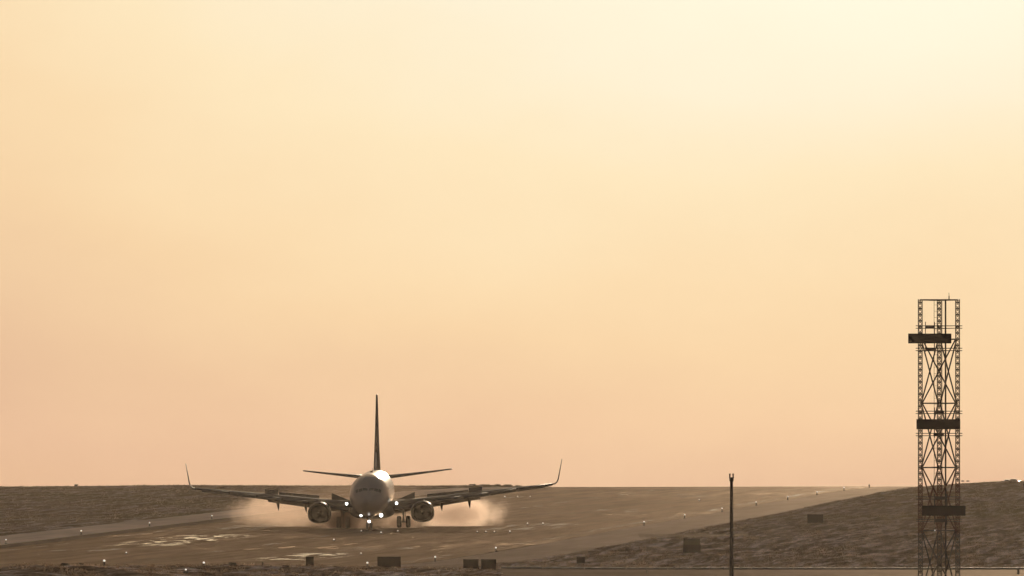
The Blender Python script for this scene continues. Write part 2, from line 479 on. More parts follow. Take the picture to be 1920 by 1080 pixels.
# shallow pools of water lying on the runway: broken glossy film
m, t, b = mat_new('shallow rain pools'); M['pool'] = m
t.nodes.remove(b)
gl = t.nodes.new('ShaderNodeBsdfGlossy'); gl.inputs['Roughness'].default_value = .10; gl.inputs['Color'].default_value = (1, .97, .92, 1)
bp = t.nodes.new('ShaderNodeBump'); bp.inputs['Strength'].default_value = 1; bp.inputs['Distance'].default_value = .004
t.links.new(noise(t, mapped(t, (1, .4, 1)), 1.6, 3), bp.inputs['Height']); t.links.new(bp.outputs[0], gl.inputs['Normal'])
wn = ramp(t, noise(t, mapped(t, (1, .16, 1)), .62, 5, .62, .4), [(.535, 0.0), (.575, .97)])
tcn = t.nodes.new('ShaderNodeTexCoord'); sp = t.nodes.new('ShaderNodeSeparateXYZ'); t.links.new(tcn.outputs['Generated'], sp.inputs[0])
ex_ = mth('MULTIPLY', mth('SINE', mth('MULTIPLY', sp.outputs[0], math.pi, tree=t), tree=t), mth('SINE', mth('MULTIPLY', sp.outputs[1], math.pi, tree=t), tree=t), tree=t)
fac = mth('MULTIPLY', wn.outputs[0], mth('MULTIPLY', ex_, 1.6, clamp=True, tree=t), tree=t)
tp = t.nodes.new('ShaderNodeBsdfTransparent'); ms = t.nodes.new('ShaderNodeMixShader'); t.links.new(fac, ms.inputs[0])
t.links.new(tp.outputs[0], ms.inputs[1]); t.links.new(gl.outputs[0], ms.inputs[2]); t.links.new(ms.outputs[0], t.nodes['Material Output'].inputs[0])
def ts_of(px, py):
    x, y, z = on_ground(px, py, 0, 700, 1900); tt_, yf_ = ts(np.array([x]), np.array([y])); return float(tt_[0]), float(yf_[0])
for a_, b_ in (((470, 1003), (220, 1023)), ((650, 1038), (500, 1050))):
    t1, y1_ = ts_of(*a_); t2, y2_ = ts_of(*b_)
    strip('puddle', min(t1, t2) - 2, max(t1, t2) + 2, min(y1_, y2_) - 8, max(y1_, y2_) + 8, .02, M['pool'], kind='structure')

# ------------------------------------------------------------------ grass tufts
def tufts(name, n, region, seed, hmin, hmax):
    rs = np.random.RandomState(seed)
    X, Y = region(rs, n)
    keep = (paved(X, Y) < .05) & (vnoise(X / 3, Y / 8) > -.18 + .25 * rs.rand(len(X)) - .15)
    X, Y = X[keep], Y[keep]; n = len(X)
    Z = ground_h(X, Y) - .03
    H = (hmin + (hmax - hmin) * rs.rand(n) ** 1.5)
    co, B = [], 4
    for b_ in range(B):
        a = rs.rand(n) * 6.283; w = H * (.10 + .12 * rs.rand(n)); lean = H * (.2 + .7 * rs.rand(n)); la = rs.rand(n) * 6.283
        ox, oy = (rs.rand(n) - .5) * .35, (rs.rand(n) - .5) * .35
        dxx, dyy = np.cos(a) * w, np.sin(a) * w
        p0 = np.stack([X + ox - dxx, Y + oy - dyy, Z], -1); p1 = np.stack([X + ox + dxx, Y + oy + dyy, Z], -1)
        p2 = np.stack([X + ox + np.cos(la) * lean, Y + oy + np.sin(la) * lean, Z + H * (.7 + .3 * rs.rand(n))], -1)
        co.append(np.stack([p0, p1, p2], 1).reshape(-1, 3))
    co = np.concatenate(co)
    o = raw_mesh(name, co, np.arange(len(co)), 3, M['blades'])
    return tag(o, 'rough dry brown winter grass covering the ground beside the runway', 'grass', kind='stuff')
def reg(rs, n):
    Y = 700 + (1880 - 700) * rs.rand(n) ** 1.4
    X = (rs.rand(n) - .5) * 2 * (985 / F) * Y
    return X, Y
tufts('grass', 80000, reg, 5, .06, .22)

# ------------------------------------------------------------------ aircraft
GX, GY = (700.5 - 960) * 1283 / F, 1283.0
GZ = -(990 - YH) * GY / F
air = thing('airliner', 'twin-engine passenger jet landing nose-on with spoilers raised and wheel smoke behind it', 'airliner',
            (GX, GY, GZ), rot=(math.radians(0.95), math.radians(-0.7), math.radians(-0.9)))
air.rotation_mode = 'XYZ'

ST_ = [  # distance from nose, half width, top, bottom
    (0.00, .03, 2.80, 2.74), (.12, .26, 3.02, 2.50), (.35, .48, 3.20, 2.28), (.8, .80, 3.44, 2.02), (1.4, 1.12, 3.72, 1.80), (2.0, 1.33, 4.02, 1.66),
    (2.6, 1.50, 4.46, 1.56), (3.2, 1.63, 4.84, 1.48), (4.0, 1.76, 5.12, 1.41), (5.0, 1.84, 5.28, 1.37), (6.2, 1.88, 5.36, 1.35), (10, 1.88, 5.36, 1.35), (16, 1.88, 5.36, 1.35),
    (24, 1.88, 5.36, 1.35), (26, 1.86, 5.36, 1.48), (28, 1.78, 5.36, 1.80), (30, 1.62, 5.35, 2.25), (32, 1.38, 5.32, 2.78), (34, 1.08, 5.26, 3.32), (36, .70, 5.16, 3.88), (37.4, .36, 5.02, 4.30), (38.0, .16, 4.92, 4.58)]
NOSE = -19.6
def fus(d, a, off=0.0):
    D = [s[0] for s in ST_]
    hw, tp, bt = (float(np.interp(d, D, [s[i] for s in ST_])) for i in (1, 2, 3))
    zc = bt + (tp - bt) * .50
    if d < 4: zc = bt + (tp - bt) * (.44 + .06 * d / 4)
    x = (hw + off) * math.sin(a); c = math.cos(a)
    z = zc + c * ((tp - zc) if c > 0 else (zc - bt)) + off * c
    return Vector((x, NOSE + d, z))
bm = bmesh.new()
ds_ = sorted(set([s[0] for s in ST_] + [.05, .2, .55, 1.1, 1.7, 2.3, 2.9, 3.6, 4.5, 8, 12, 20, 25, 27, 29, 31, 33, 35, 36.8]))
loft(bm, [[fus(d, 2 * math.pi * i / 40) for i in range(40)] for d in ds_])
body = obj('fuselage', bm, M['paint'], air, True)

# belly fairing around the wing root
bm = bmesh.new(); rings = []
for d, w, h in ((-8.4, .3, .05), (-7.4, 1.35, .12), (-6.2, 1.95, .2), (-4, 2.12, .25), (0, 2.12, .25), (2.6, 2.0, .22), (4.2, 1.4, .15), (5.4, .3, .05)):
    rings.append([(w * math.copysign(abs(math.cos(q)) ** .7, math.cos(q)), d, 1.75 + (.45 + h * 1.4) * math.copysign(abs(math.sin(q)) ** .75, math.sin(q))) for q in [2 * math.pi * i / 24 for i in range(24)]])
loft(bm, rings); obj('belly_fairing', bm, M['wing'], air, True)

# windscreen panes and cabin window rows
for s in (-1, 1):
    for a0, a1, d0, d1 in ((2.5, 22, 1.62, 2.02), (24, 40, 1.78, 2.22), (42, 54, 2.06, 2.50)):
        bm = bmesh.new()
        g_ = [[fus(d0 + (d1 - d0) * j / 3 + .010 * i * (a1 - a0) / 4, s * math.radians(a0 + (a1 - a0) * i / 4), .015) for i in range(5)] for j in range(4)]
        loft(bm, g_, False, False, False)
        o = obj('windscreen_pane', bm, M['glass'], air)
    for i in range(44):
        d = 7.2 + i * .508
        if 15.6 < d < 16.3: continue
        bm = bmesh.new()
        loft(bm, [[fus(d + u, s * math.radians(v_), .012) for v_ in (68, 73, 78)] for u in (-.12, 0, .12)], False, False, False)
        obj('cabin_window', bm, M['glass'], air)
    bm = bmesh.new()
    for d0, d1 in ((5.0, 5.85),):
        for (u0, u1, v0, v1) in ((d0, d0 + .04, 52, 100), (d1, d1 + .04, 52, 100), (d0, d1, 52, 53.2), (d0, d1, 99, 100)):
            loft(bm, [[fus(u, s * math.radians(v0 + (v1 - v0) * i / 6), .01) for i in range(7)] for u in (u0, u1)], False, False, False)
    obj('cabin_door_outline', bm, M['steel'], air)

AF = [(0, 0), (.012, .22), (.05, .46), (.12, .72), (.25, .95), (.40, 1.0), (.60, .80), (.80, .46), (1.0, .02)]
def airfoil(le, chord, thick, up=(0, 0, 1), inc=0.0, cut=1.0):
    """Ring round an aerofoil section: le = leading edge point, chord runs along +Y, thickness along up."""
    le, up = Vector(le), Vector(up).normalized(); h = thick * chord / 2
    pts = []
    A = [(u, w) for u, w in AF if u <= cut + 1e-6]
    for u, w in A: pts.append(le + Vector((0, u * chord, -u * chord * inc)) + up * (h * w * 1.15))
    for u, w in reversed(A[1:]): pts.append(le + Vector((0, u * chord, -u * chord * inc)) - up * (h * w * .85))
    return pts

def wz(x): return 2.12 + (x - 1.88) * .117
def wle(x): return -6.1 + (x - 1.88) * .52
def wte(x): return 1.9 if x < 5.8 else 1.9 + (x - 5.8) * (3.4 - 1.9) / 11.2
def wch(x): return wte(x) - wle(x)
for s in (-1, 1):
    bm = bmesh.new()
    sec = []
    for x in (.6, 1.88, 3.5, 5.8, 8, 10.5, 13, 15.2, 17.0):
        cut = .80 if x < 10.2 else 1.0
        sec.append(airfoil((s * x, wle(x), wz(x)), wch(x), .125 if x < 6 else .135, inc=.02))
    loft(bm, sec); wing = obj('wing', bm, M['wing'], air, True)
    bm = bmesh.new(); sec = []
    for x, z, yl, c, ux, uz in ((17.0, 4.0, 1.80, 1.58, 0, 1), (17.25, 4.05, 2.0, 1.45, -.3, 1), (17.45, 4.22, 2.25, 1.32, -.8, 1), (17.56, 4.50, 2.5, 1.2, -1, .5), (17.64, 4.9, 2.8, 1.05, -1, .2), (17.92, 6.38, 3.9, .55, -1, .18)):
        sec.append(airfoil((s * x, yl, z - .1), c, .10, (s * ux, 0, uz)))
    loft(bm, sec); obj('winglet', bm, M['matt_wing'], air, True)
    # leading edge slats, drooped
    for x0, x1 in ((6.1, 8.5), (8.6, 11.0), (11.1, 13.6), (13.7, 16.3)):
        bm = bmesh.new()
        loft(bm, [airfoil((s * x, wle(x) - .32, wz(x) - .16), .62, .44, inc=-.38) for x in (x0, x1)])
        obj('slat', bm, M['slat'], air, True)
    bm = bmesh.new()
    loft(bm, [airfoil((s * x, wle(x) - .35, wz(x) - .35), .5, .12, inc=-.8) for x in (2.15, 3.95)]); obj('krueger_flap', bm, M['wing'], air, True)
    # trailing edge flaps, lowered
    for x0, x1 in ((2.0, 4.1), (5.35, 10.1)):
        bm = bmesh.new()
        loft(bm, [airfoil((s * x, wte(x) - .30, wz(x) - .02 * wch(x) - .10), .18 * wch(x) + .20, .16, inc=.36) for x in (x0, (x0 + x1) / 2, x1)])
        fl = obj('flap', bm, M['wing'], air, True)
    # spoilers, raised
    for x0, x1, h0, h1 in ((2.05, 3.95, .40, .98), (5.12, 6.47, .60, .58), (6.48, 7.72, .58, .54), (7.73, 8.98, .54, .50), (9.08, 10.28, .66, .64)):
        bm = bmesh.new(); rings = []
        for x, h in ((x0, h0), (x1, h1)):
            y = wle(x) + .70 * wch(x); z = wz(x) + .03
            rings.append([(s * x, y, z), (s * x, y + .05, z - .02), (s * x * 1.0, y + .30 + .05, z + h), (s * x, y + .30, z + h + .01)])
        if x0 > 9: # slightly wider at the top as in the photograph
            rings[0][2] = (s * (x0 - .02), *rings[0][2][1:]); rings[1][2] = (s * (x1 + .06), *rings[1][2][1:])
            rings[0][3] = (s * (x0 - .02), *rings[0][3][1:]); rings[1][3] = (s * (x1 + .06), *rings[1][3][1:])
        loft(bm, rings); obj('spoiler', bm, M['wing'], air)
    # flap track fairings
    for x, tip in ((6.45, 1.42), (9.1, 1.62)):
        bm = bmesh.new(); rings = []; y1 = wte(x); z0 = wz(x) - .25
        for f, w, h in ((0, .02, .02), (.15, .12, .14), (.4, .18, .22), (.65, .17, .26), (.85, .10, .2), (1, .02, .05)):
            y = y1 - 2.2 + 3.3 * f; z = z0 - (max(0, f - .35) / .65) ** 1.3 * (z0 - tip - .1)
            rings.append([(s * x + w * math.cos(q) * (1 if math.sin(q) > 0 else .75), y, z + h * math.sin(q)) for q in [2 * math.pi * i / 12 for i in range(12)]])
        loft(bm, rings); obj('flap_track_fairing', bm, M['wing'], air, True)
    # engine: nacelle > inlet_lip, fan, spinner ; pylon
    ex, ez = s * 4.86, 1.66
    def ring(y, k, flat=1.0, n=40, kz=None):
        out = []
        for i in range(n):
            q = 2 * math.pi * i / n; c_, s_ = math.cos(q), math.sin(q)
            r_ = k
            z = s_ * r_ if s_ > 0 else -abs(s_) ** (1 - .35 * flat) * r_ * (1 - .06 * flat)
            xx = math.copysign(abs(c_) ** (1 - .12 * flat * (s_ < 0)), c_) * r_ * (1 + .03 * flat)
            out.append((ex + xx, y, ez + z * .97))
        return out
    y0 = -9.9
    bm = bmesh.new()
    loft(bm, [ring(y0 + .22, 1.00), ring(y0 + .6, 1.06), ring(y0 + 1.4, 1.08, .9), ring(y0 + 2.4, 1.03, .6), ring(y0 + 3.4, .92, .3), ring(y0 + 3.9, .84, .1), ring(y0 + 3.85, .78, 0)], False, False)
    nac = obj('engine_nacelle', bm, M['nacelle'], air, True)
    bm = bmesh.new()
    loft(bm, [ring(y0 + .22, 1.00), ring(y0 + .10, .965), ring(y0 + .02, .92), ring(y0, .885), ring(y0 + .03, .85), ring(y0 + .12, .82)], False, False)
    obj('inlet_lip', bm, M['lip'], nac, True)
    bm = bmesh.new()
    loft(bm, [ring(y0 + .12, .82), ring(y0 + .5, .80, .6), ring(y0 + 1.0, .79, .1), ring(y0 + 1.05, .2, 0)], False, True)
    obj('inlet_duct', bm, M['intake'], nac, True)
    bm = bmesh.new()
    for i in range(24):
        q = 2 * math.pi * i / 24
        p = [(.2, -.07, 0), (.2, .07, .10), (.77, .11, .06), (.77, -.09, -.05)]
        vs = [bm.verts.new((ex + r_ * math.cos(q) - w * math.sin(q), y0 + .92 + dd, ez + .0 + (r_ * math.sin(q) + w * math.cos(q)) * .97)) for r_, w, dd in p]
        bm.faces.new(vs)
    obj('fan', bm, M['intake'], nac)
    bm = bmesh.new(); tube(bm, (ex, y0 + .95, ez), (ex, y0 + .55, ez), .21, .02, 16); obj('spinner', bm, M['intake'], nac, True)
    bm = bmesh.new(); tube(bm, (ex, y0 + 3.2, ez), (ex, y0 + 4.9, ez + .02), .62, .38, 20); obj('exhaust_nozzle', bm, M['metal'], nac, True)
    bm = bmesh.new()
    loft(bm, [[(ex - w, y, z0), (ex + w, y, z0), (ex + w * .8, y, z1), (ex - w * .8, y, z1)] for y, w, z0, z1 in ((y0 + .9, .04, 2.5, 2.66), (y0 + 2.2, .2, 2.2, 2.86), (y0 + 4.6, .24, 1.9, 2.55), (y0 + 6.6, .18, 2.1, 2.4))])
    obj('engine_pylon', bm, M['wing'], air, False)
    # horizontal stabiliser
    bm = bmesh.new()
    loft(bm, [airfoil((s * x, y, z), c, .10) for x, y, z, c in ((.3, 12.6, 4.50, 4.2), (2.5, 14.0, 4.72, 3.1), (5, 15.6, 4.99, 2.1), (7.0, 16.8, 5.22, 1.35), (7.17, 17.1, 5.24, 1.0))])
    obj('tailplane', bm, M['wing'], air, True)
    # main gear
    gx = s * 2.86
    bm = bmesh.new()
    tube(bm, (gx, 0, .56), (gx, 0, 1.35), .075, n=10); tube(bm, (gx, 0, 1.25), (gx - s * .1, 0, 2.3), .125, n=12)
    tube(bm, (gx - .62, 0, .56), (gx + .62, 0, .56), .07, n=10)
    tube(bm, (gx - s * .02, 0, 1.5), (gx - s * 1.15, .1, 1.95), .05, n=8)
    tube(bm, (gx, .12, .75), (gx, .42, 1.1), .04, n=6); tube(bm, (gx, .42, 1.1), (gx, .12, 1.45), .04, n=6)
    gear = obj('main_gear', bm, M['steel'], air)
    for o_ in (-.43, .43):
        bm = bmesh.new()
        prof = [(-.21, .30), (-.21, .46), (-.16, .54), (-.08, .56), (.08, .56), (.16, .54), (.21, .46), (.21, .30)]
        loft(bm, [[(gx + o_ + px_, r_ * math.cos(q), .56 + r_ * math.sin(q)) for q in [2 * math.pi * i / 24 for i in range(24)]] for px_, r_ in prof])
        obj('wheel', bm, M['tyre'], gear, True)
    bm = bmesh.new(); box(bm, gx + s * .16, gx + s * .20, -.45, .45, 1.0, 2.0); obj('gear_door', bm, M['nacelle'], gear)
    # lamps
    def lamp(x, y, z, r_, par, tilt=0):
        bm = bmesh.new(); tube(bm, (x, y + .02, z), (x, y + .10, z), r_ * 1.12, r_ * .7, 14); h_ = obj('landing_light', bm, M['steel'], par)
        bm = bmesh.new(); ball(bm, Vector((x, y, z)), r_, 14, 8, (1, .35, 1)); obj('lens', bm, M['landing'], h_, True)
    lamp(s * 2.36, -6.35 + .25, 2.44, .12, air)
    lamp(s * .95, -8.6, 1.36, .16 if s > 0 else .11, air)
    bm = bmesh.new(); tube(bm, (s * .95, -8.5, 1.36), (s * .85, -8.2, 1.7), .05, n=6); obj('light_arm', bm, M['steel'], air)

# fin
bm = bmesh.new()
def fsec(z, y, c, th): return airfoil((0, y, z), c, th, (1, 0, 0))
loft(bm, [fsec(5.0, 10.9, 6.4, .108), fsec(6.5, 12.0, 5.55, .10), fsec(9, 14.1, 4.1, .09), (fsec(11.6, 16.2, 2.65, .085)), fsec(12.35, 16.85, 2.25, .085), fsec(12.5, 17.15, 1.9, .08)])
obj('tail_fin', bm, M['wing'], air, True)
bm = bmesh.new()
loft(bm, [[(-w, y, 5.1), (w, y, 5.1), (w * .3, y, z), (-w * .3, y, z)] for y, w, z in ((7.0, .03, 5.40), (9, .1, 5.75), (11.2, .17, 6.3), (12.6, .2, 7.1))]); obj('dorsal_fin', bm, M['paint'], air, True)
# nose gear
bm = bmesh.new()
tube(bm, (0, -15.6, .46), (0, -15.6, 1.0), .06, n=10); tube(bm, (0, -15.6, .95), (0, -15.5, 1.6), .10, n=12)
tube(bm, (-.26, -15.6, .47), (.26, -15.6, .47), .05, n=8); tube(bm, (0, -15.6, 1.0), (0, -14.6, 1.5), .045, n=8)
ng = obj('nose_gear', bm, M['steel'], air)
for o_ in (-.2, .2):
    bm = bmesh.new(); prof = [(-.1, .18), (-.1, .28), (-.06, .335), (.06, .335), (.1, .28), (.1, .18)]
    loft(bm, [[(o_ + px_, -15.6 + r_ * math.cos(q), .47 + r_ * math.sin(q)) for q in [2 * math.pi * i / 20 for i in range(20)]] for px_, r_ in prof])
    obj('wheel', bm, M['tyre'], ng, True)
    bm = bmesh.new(); box(bm, o_ * 1.9 - .015, o_ * 1.9 + .015, -16.3, -15.0, 1.0, 1.5); obj('gear_door', bm, M['nacelle'], ng)
bm = bmesh.new(); tube(bm, (0, -15.75, .93), (0, -15.6, .93), .13, .08, 12); tl = obj('taxi_light', bm, M['steel'], ng)
bm = bmesh.new(); ball(bm, Vector((0, -15.77, .93)), .12, 12, 8, (1, .4, 1)); obj('lens', bm, M['landing'], tl, True)
for y, h in ((-10.5, .30), (-1.5, .34)):
    bm = bmesh.new(); loft(bm, [[(-.03, y, 5.3), (.03, y, 5.3), (.03, y + .4, 5.3), (-.03, y + .4, 5.3)], [(-.015, y + .18, 5.36 + h), (.015, y + .18, 5.36 + h), (.015, y + .38, 5.36 + h), (-.015, y + .38, 5.36 + h)]])
    obj('blade_antenna', bm, M['paint'], air)
bm = bmesh.new(); ball(bm, Vector((0, -5, 5.40)), .14, 10, 6, (1, 1, .8)); obj('beacon', bm, M['intake'], air, True)

# ------------------------------------------------------------------ tyre smoke
def smoke(name, label, c, r, dens, seed, lump=.18, col=(.95, .80, .70), aniso=.55):
    bm = bmesh.new()
    bmesh.ops.create_icosphere(bm, subdivisions=4, radius=1)
    rs = np.random.RandomState(seed); ph = rs.rand(12) * 6.28
    for v in bm.verts:
        p = v.co
        k = 1 + lump * (math.sin(4 * p.x + ph[0]) * math.cos(3 * p.z + ph[1]) * .6 + math.sin(7 * p.x + 5 * p.y + ph[2]) * math.sin(6 * p.z + ph[3]) * .4)
        v.co = Vector((p.x * r[0] * k, p.y * r[1] * k, p.z * r[2] * k))
    o = obj(name, bm, None, None, True)
    o.location = c
    m = bpy.data.materials.new(name); m.use_nodes = True; t = m.node_tree
    for n in list(t.nodes):
        if n.type == 'BSDF_PRINCIPLED': t.nodes.remove(n)
    pv = t.nodes.new('ShaderNodeVolumePrincipled'); t.links.new(pv.outputs[0], t.nodes['Material Output'].inputs['Volume'])
    pv.inputs['Color'].default_value = (*col, 1); pv.inputs['Anisotropy'].default_value = aniso
    tcn = t.nodes.new('ShaderNodeTexCoord')
    mp = t.nodes.new('ShaderNodeMapping'); mp.inputs['Scale'].default_value = (1 / r[0], 1 / r[1], 1 / r[2]); t.links.new(tcn.outputs['Object'], mp.inputs[0])
    ln = t.nodes.new('ShaderNodeVectorMath'); ln.operation = 'LENGTH'; t.links.new(mp.outputs[0], ln.inputs[0])
    fall = t.nodes.new('ShaderNodeMapRange'); fall.interpolation_type = 'SMOOTHSTEP'
    fall.inputs[1].default_value = 1.0; fall.inputs[2].default_value = .15
    t.links.new(ln.outputs['Value'], fall.inputs[0])
    mp2 = t.nodes.new('ShaderNodeMapping'); mp2.inputs['Location'].default_value = (seed * 3.1, 0, 0); t.links.new(tcn.outputs['Object'], mp2.inputs[0])
    nn = noise(t, mp2.outputs[0], .42, 4, .6, .3)
    n2 = noise(t, mp2.outputs[0], 1.3, 4, .6, .5)
    sub = mth('SUBTRACT', mth('ADD', mth('MULTIPLY', nn, .9, tree=t), mth('MULTIPLY', n2, .5, tree=t), tree=t), .70, tree=t)
    edge_ = mth('ADD', fall.outputs[0], mth('MULTIPLY', sub, 2.2, tree=t), tree=t)
    nr = t.nodes.new('ShaderNodeMapRange'); nr.inputs[1].default_value = .22; nr.inputs[2].default_value = .85; t.links.new(edge_, nr.inputs[0])
    t.links.new(mth('MULTIPLY', mth('MULTIPLY', fall.outputs[0], nr.outputs[0], tree=t), dens, tree=t), pv.inputs['Density'])
    o.data.materials.append(m)
    return tag(o, label, 'smoke', 'tyre smoke behind the landing jet', 'stuff')
gy = GY + 16
smoke('tyre_smoke', 'tan cloud of tyre smoke spreading left behind the left engine', ((532 - 960) * gy / F, gy, GZ + 1.6), (7.9, 7, 2.7), .22, 1, col=(.80, .64, .53), aniso=.4)
smoke('tyre_smoke', 'bright tan cloud of tyre smoke spreading right behind the right engine', ((858 - 960) * gy / F, gy, GZ + 1.5), (6.1, 6, 2.75), .55, 5, col=(.88, .73, .63), aniso=.45)
smoke('tyre_smoke', 'thin veil of tyre smoke hanging behind the fuselage', ((690 - 960) * gy / F, gy + 8, GZ + 2.7), (11.5, 8, 4.2), .07, 3, col=(.72, .55, .42), aniso=.1)

smoke('tyre_smoke', 'low puff of tyre smoke round the left main wheels, coloured brown as if in shade', ((640 - 960) * 1284 / F, 1284, GZ + .75), (3.6, 4.5, 1.6), 1.5, 4, col=(.6, .45, .36), aniso=.2)  # shade round the left gear is put into the darker smoke colour
smoke('tyre_smoke', 'low faint puff of tyre smoke round the right main wheels', ((757 - 960) * 1284 / F, 1286, GZ + .6), (3.0, 4.5, 1.35), .8, 5, col=(.7, .55, .45), aniso=.3)

# ------------------------------------------------------------------ runway lights
def light_proto(mat, h, rb):
    t_ = bpy.data.objects.new('runway_light', None); C.objects.link(t_)
    bm = bmesh.new()
    tube(bm, (0, 0, -.08), (0, 0, .05), .16, .14, 12); tube(bm, (0, 0, .05), (0, 0, h - rb * .6), .045, .06, 8); tube(bm, (0, 0, h - rb * .9), (0, 0, h - rb * .5), rb * 1.05, rb * 1.05, 10)
    obj('lamp_base', bm, M['darksteel'], t_)
    bm = bmesh.new(); ball(bm, Vector((0, 0, h)), rb, 10, 8); obj('lamp_globe', bm, mat, t_, True)
    return t_
edge = light_proto(M['lamp'], .36, .075)
first = True
def place_light(proto, x, y, z, label, group):
    global first
    if proto.get('label') is None:
        proto.location = (x, y, z); o = proto
    else: o = dup(proto, (x, y, z))
    tag(o, label, 'runway light', group); return o
RL = {-4: 'far left by the two dark shrubs', -3: 'just behind the lamp in the grass', -1: 'just left of the wide brown sign', 0: 'just right of the wide brown sign', 1: 'just above the pair of square signs',
      4: 'first of the rising row right of the aircraft', 5: 'second of the rising row right of the aircraft', 6: 'just left of the slim lamp pole', 7: 'just right of the slim lamp pole',
      8: 'second to the right of the slim lamp pole', 9: 'third to the right of the slim lamp pole', 10: 'last lit one before the runway crest'}
for k, w in RL.items():
    y = 1060 + 60 * k; x = MS * y + X0 + .9
    place_light(edge, x, y, pz(x, y), 'lit near-side runway edge lamp, ' + w, 'runway edge lamps on the near side')
unlit = light_proto(M['darksteel'], .34, .10)
y = 1720; x = MS * y + X0 + .9
place_light(unlit, x, y, pz(x, y), 'unlit dark runway lamp standing on the runway crest against the sky', None)
edge_far = light_proto(M['dimlamp'], .34, .075)
for k, w in ((2, 'nearest the left edge of the picture'), (3, 'second from the left edge of the picture'), (4, 'third from the left edge of the picture'), (5, 'nearest the left smoke cloud')):
    yf = 1060 + 60 * k; x = MS * yf + X0 - 46.9 * CT; y = yf + 46.9 * ST
    place_light(edge_far, x, y, pz(x, y), 'lit far-side runway edge lamp, ' + w, 'runway edge lamps on the far side')
inset = light_proto(M['lamp'], .12, .055); inset2 = light_proto(M['dimlamp'], .10, .045)
def inset_l(px, py, label, bright=True, grp='inset lamps in the runway'):
    x, y, z = on_ground(px, py, .12, 700, 1800)
    place_light(inset if bright else inset2, x, y, z, label, grp)
inset_l(714.5, 998, 'bright inset runway lamp just in front of the nose wheel, right')
inset_l(956, 996, 'bright inset lamp ending the near row right of the smoke')
inset_l(989, 981, 'inset lamp right of the smoke, left one of the bright pair'); inset_l(1018, 981, 'inset lamp right of the smoke, right one of the bright pair')
inset_l(946.5, 931, 'bright inset lamp below the right wing, leftmost of its row of three')
inset_l(970.5, 930.6, 'faint inset lamp below the right wing, middle of its row of three', False); inset_l(994, 930.4, 'faint inset lamp below the right wing, rightmost of its row of three', False)
for i, px in enumerate((895, 911, 927)): inset_l(px, 996, 'faint inset lamp in the near row right of the smoke, %s from the left' % ('first', 'second', 'third')[i], False)
inset_l(1311, 937, 'lone inset lamp on the runway left of the slim lamp pole')
inset_l(237, 1036, 'inset lamp at the right end of the long white line at left')
inset_l(626, 1011.5, 'inset lamp on the runway below the left engine'); inset_l(677, 1036.7, 'faint inset lamp above the wide brown sign', False)
inset_l(677.5, 994.5, 'faint inset lamp below the nose, left of the nose wheel', False); inset_l(746, 994.8, 'faint inset lamp below the right main wheels', False)
x, y, z = on_ground(348.5, 1072, .3, 650, 900)
place_light(inset, x, y, gz(x, y) + .15, 'lamp set low in the foreground grass left of the narrow upright sign', None)

# ------------------------------------------------------------------ signs and posts
def sign(px, ytop, ybase, w_px, Y, label, mat, legs=True, d=.16, name='airfield_sign', cap=False):
    k = Y / F
    w, h = w_px * k, (ybase - ytop) * k
    x = (px - 960) * k; z = gz(x, Y)
    ztop = -(ytop - YH) * k
    h = ztop - z
    t_ = thing(name, label, 'sign', (x, Y, z), 'signs in the airfield grass')
    lg = min(.14, h * .15)
    bm = bmesh.new(); box(bm, -w / 2, w / 2, -d / 2, d / 2, lg, h)
    bmesh.ops.bevel(bm, geom=bm.edges[:], offset=.012, segments=1, affect='EDGES'); obj('sign_panel', bm, mat, t_)
    bm = bmesh.new()
    for a, b_, c_, d_ in ((-w / 2 - .015, w / 2 + .015, h - .03, h + .02), (-w / 2 - .015, w / 2 + .015, lg - .02, lg + .03)): box(bm, a, b_, -d / 2 - .01, d / 2 + .01, c_, d_)
    for sx in (-1, 1): box(bm, sx * (w / 2 + .007) - .008, sx * (w / 2 + .007) + .008, -d / 2 - .01, d / 2 + .01, lg + .03, h - .03)
    obj('sign_frame', bm, M['galv'] if cap else M['sign_back'], t_)
    for sx in ((-.38, .38) if w > .8 else (0,)):
        bm = bmesh.new(); box(bm, sx * w - .03, sx * w + .03, -.03, .03, -.1, lg - .02); box(bm, sx * w - .08, sx * w + .08, -.08, .08, -.1, .02); obj('leg', bm, M['darksteel'], t_)
    return t_
sign(581, 1044, 1067, 14, 968, 'narrow upright dark sign at the runway edge below the left engine', M['sign_back'])
sign(729.5, 1044, 1068, 43, 968, 'wide brown rectangular sign at the runway edge, largest of the foreground signs', M['sign_back'])
sign(883, 1049, 1073, 28.5, 948, 'square brown sign, left one of the side by side pair', M['sign_back'])
sign(916, 1049, 1073, 28, 948, 'square brown sign, right one of the side by side pair', M['sign_back'])
sign(1089, 1044, 1061, 15.5, 1015, 'small brown marker sign with pale top edge right of the pair of signs', M['sign_back'], cap=True)
sg = sign(1297, 1010, 1040, 31, 1112, 'tall olive topped sign on a darker skirt in grass left of the lamp pole', M['sign_olive'])
bm = bmesh.new(); k = 1112 / F; box(bm, -.74, .74, -.13, .11, .0, 15 * k); tag(obj('sign_skirt', bm, M['sign_back'], sg), 'dark brown lower half')
sign(1528.5, 964.5, 981, 29, 1300, 'brown sign alone on the grass slope between lamp pole and lattice tower', M['sign_back'])

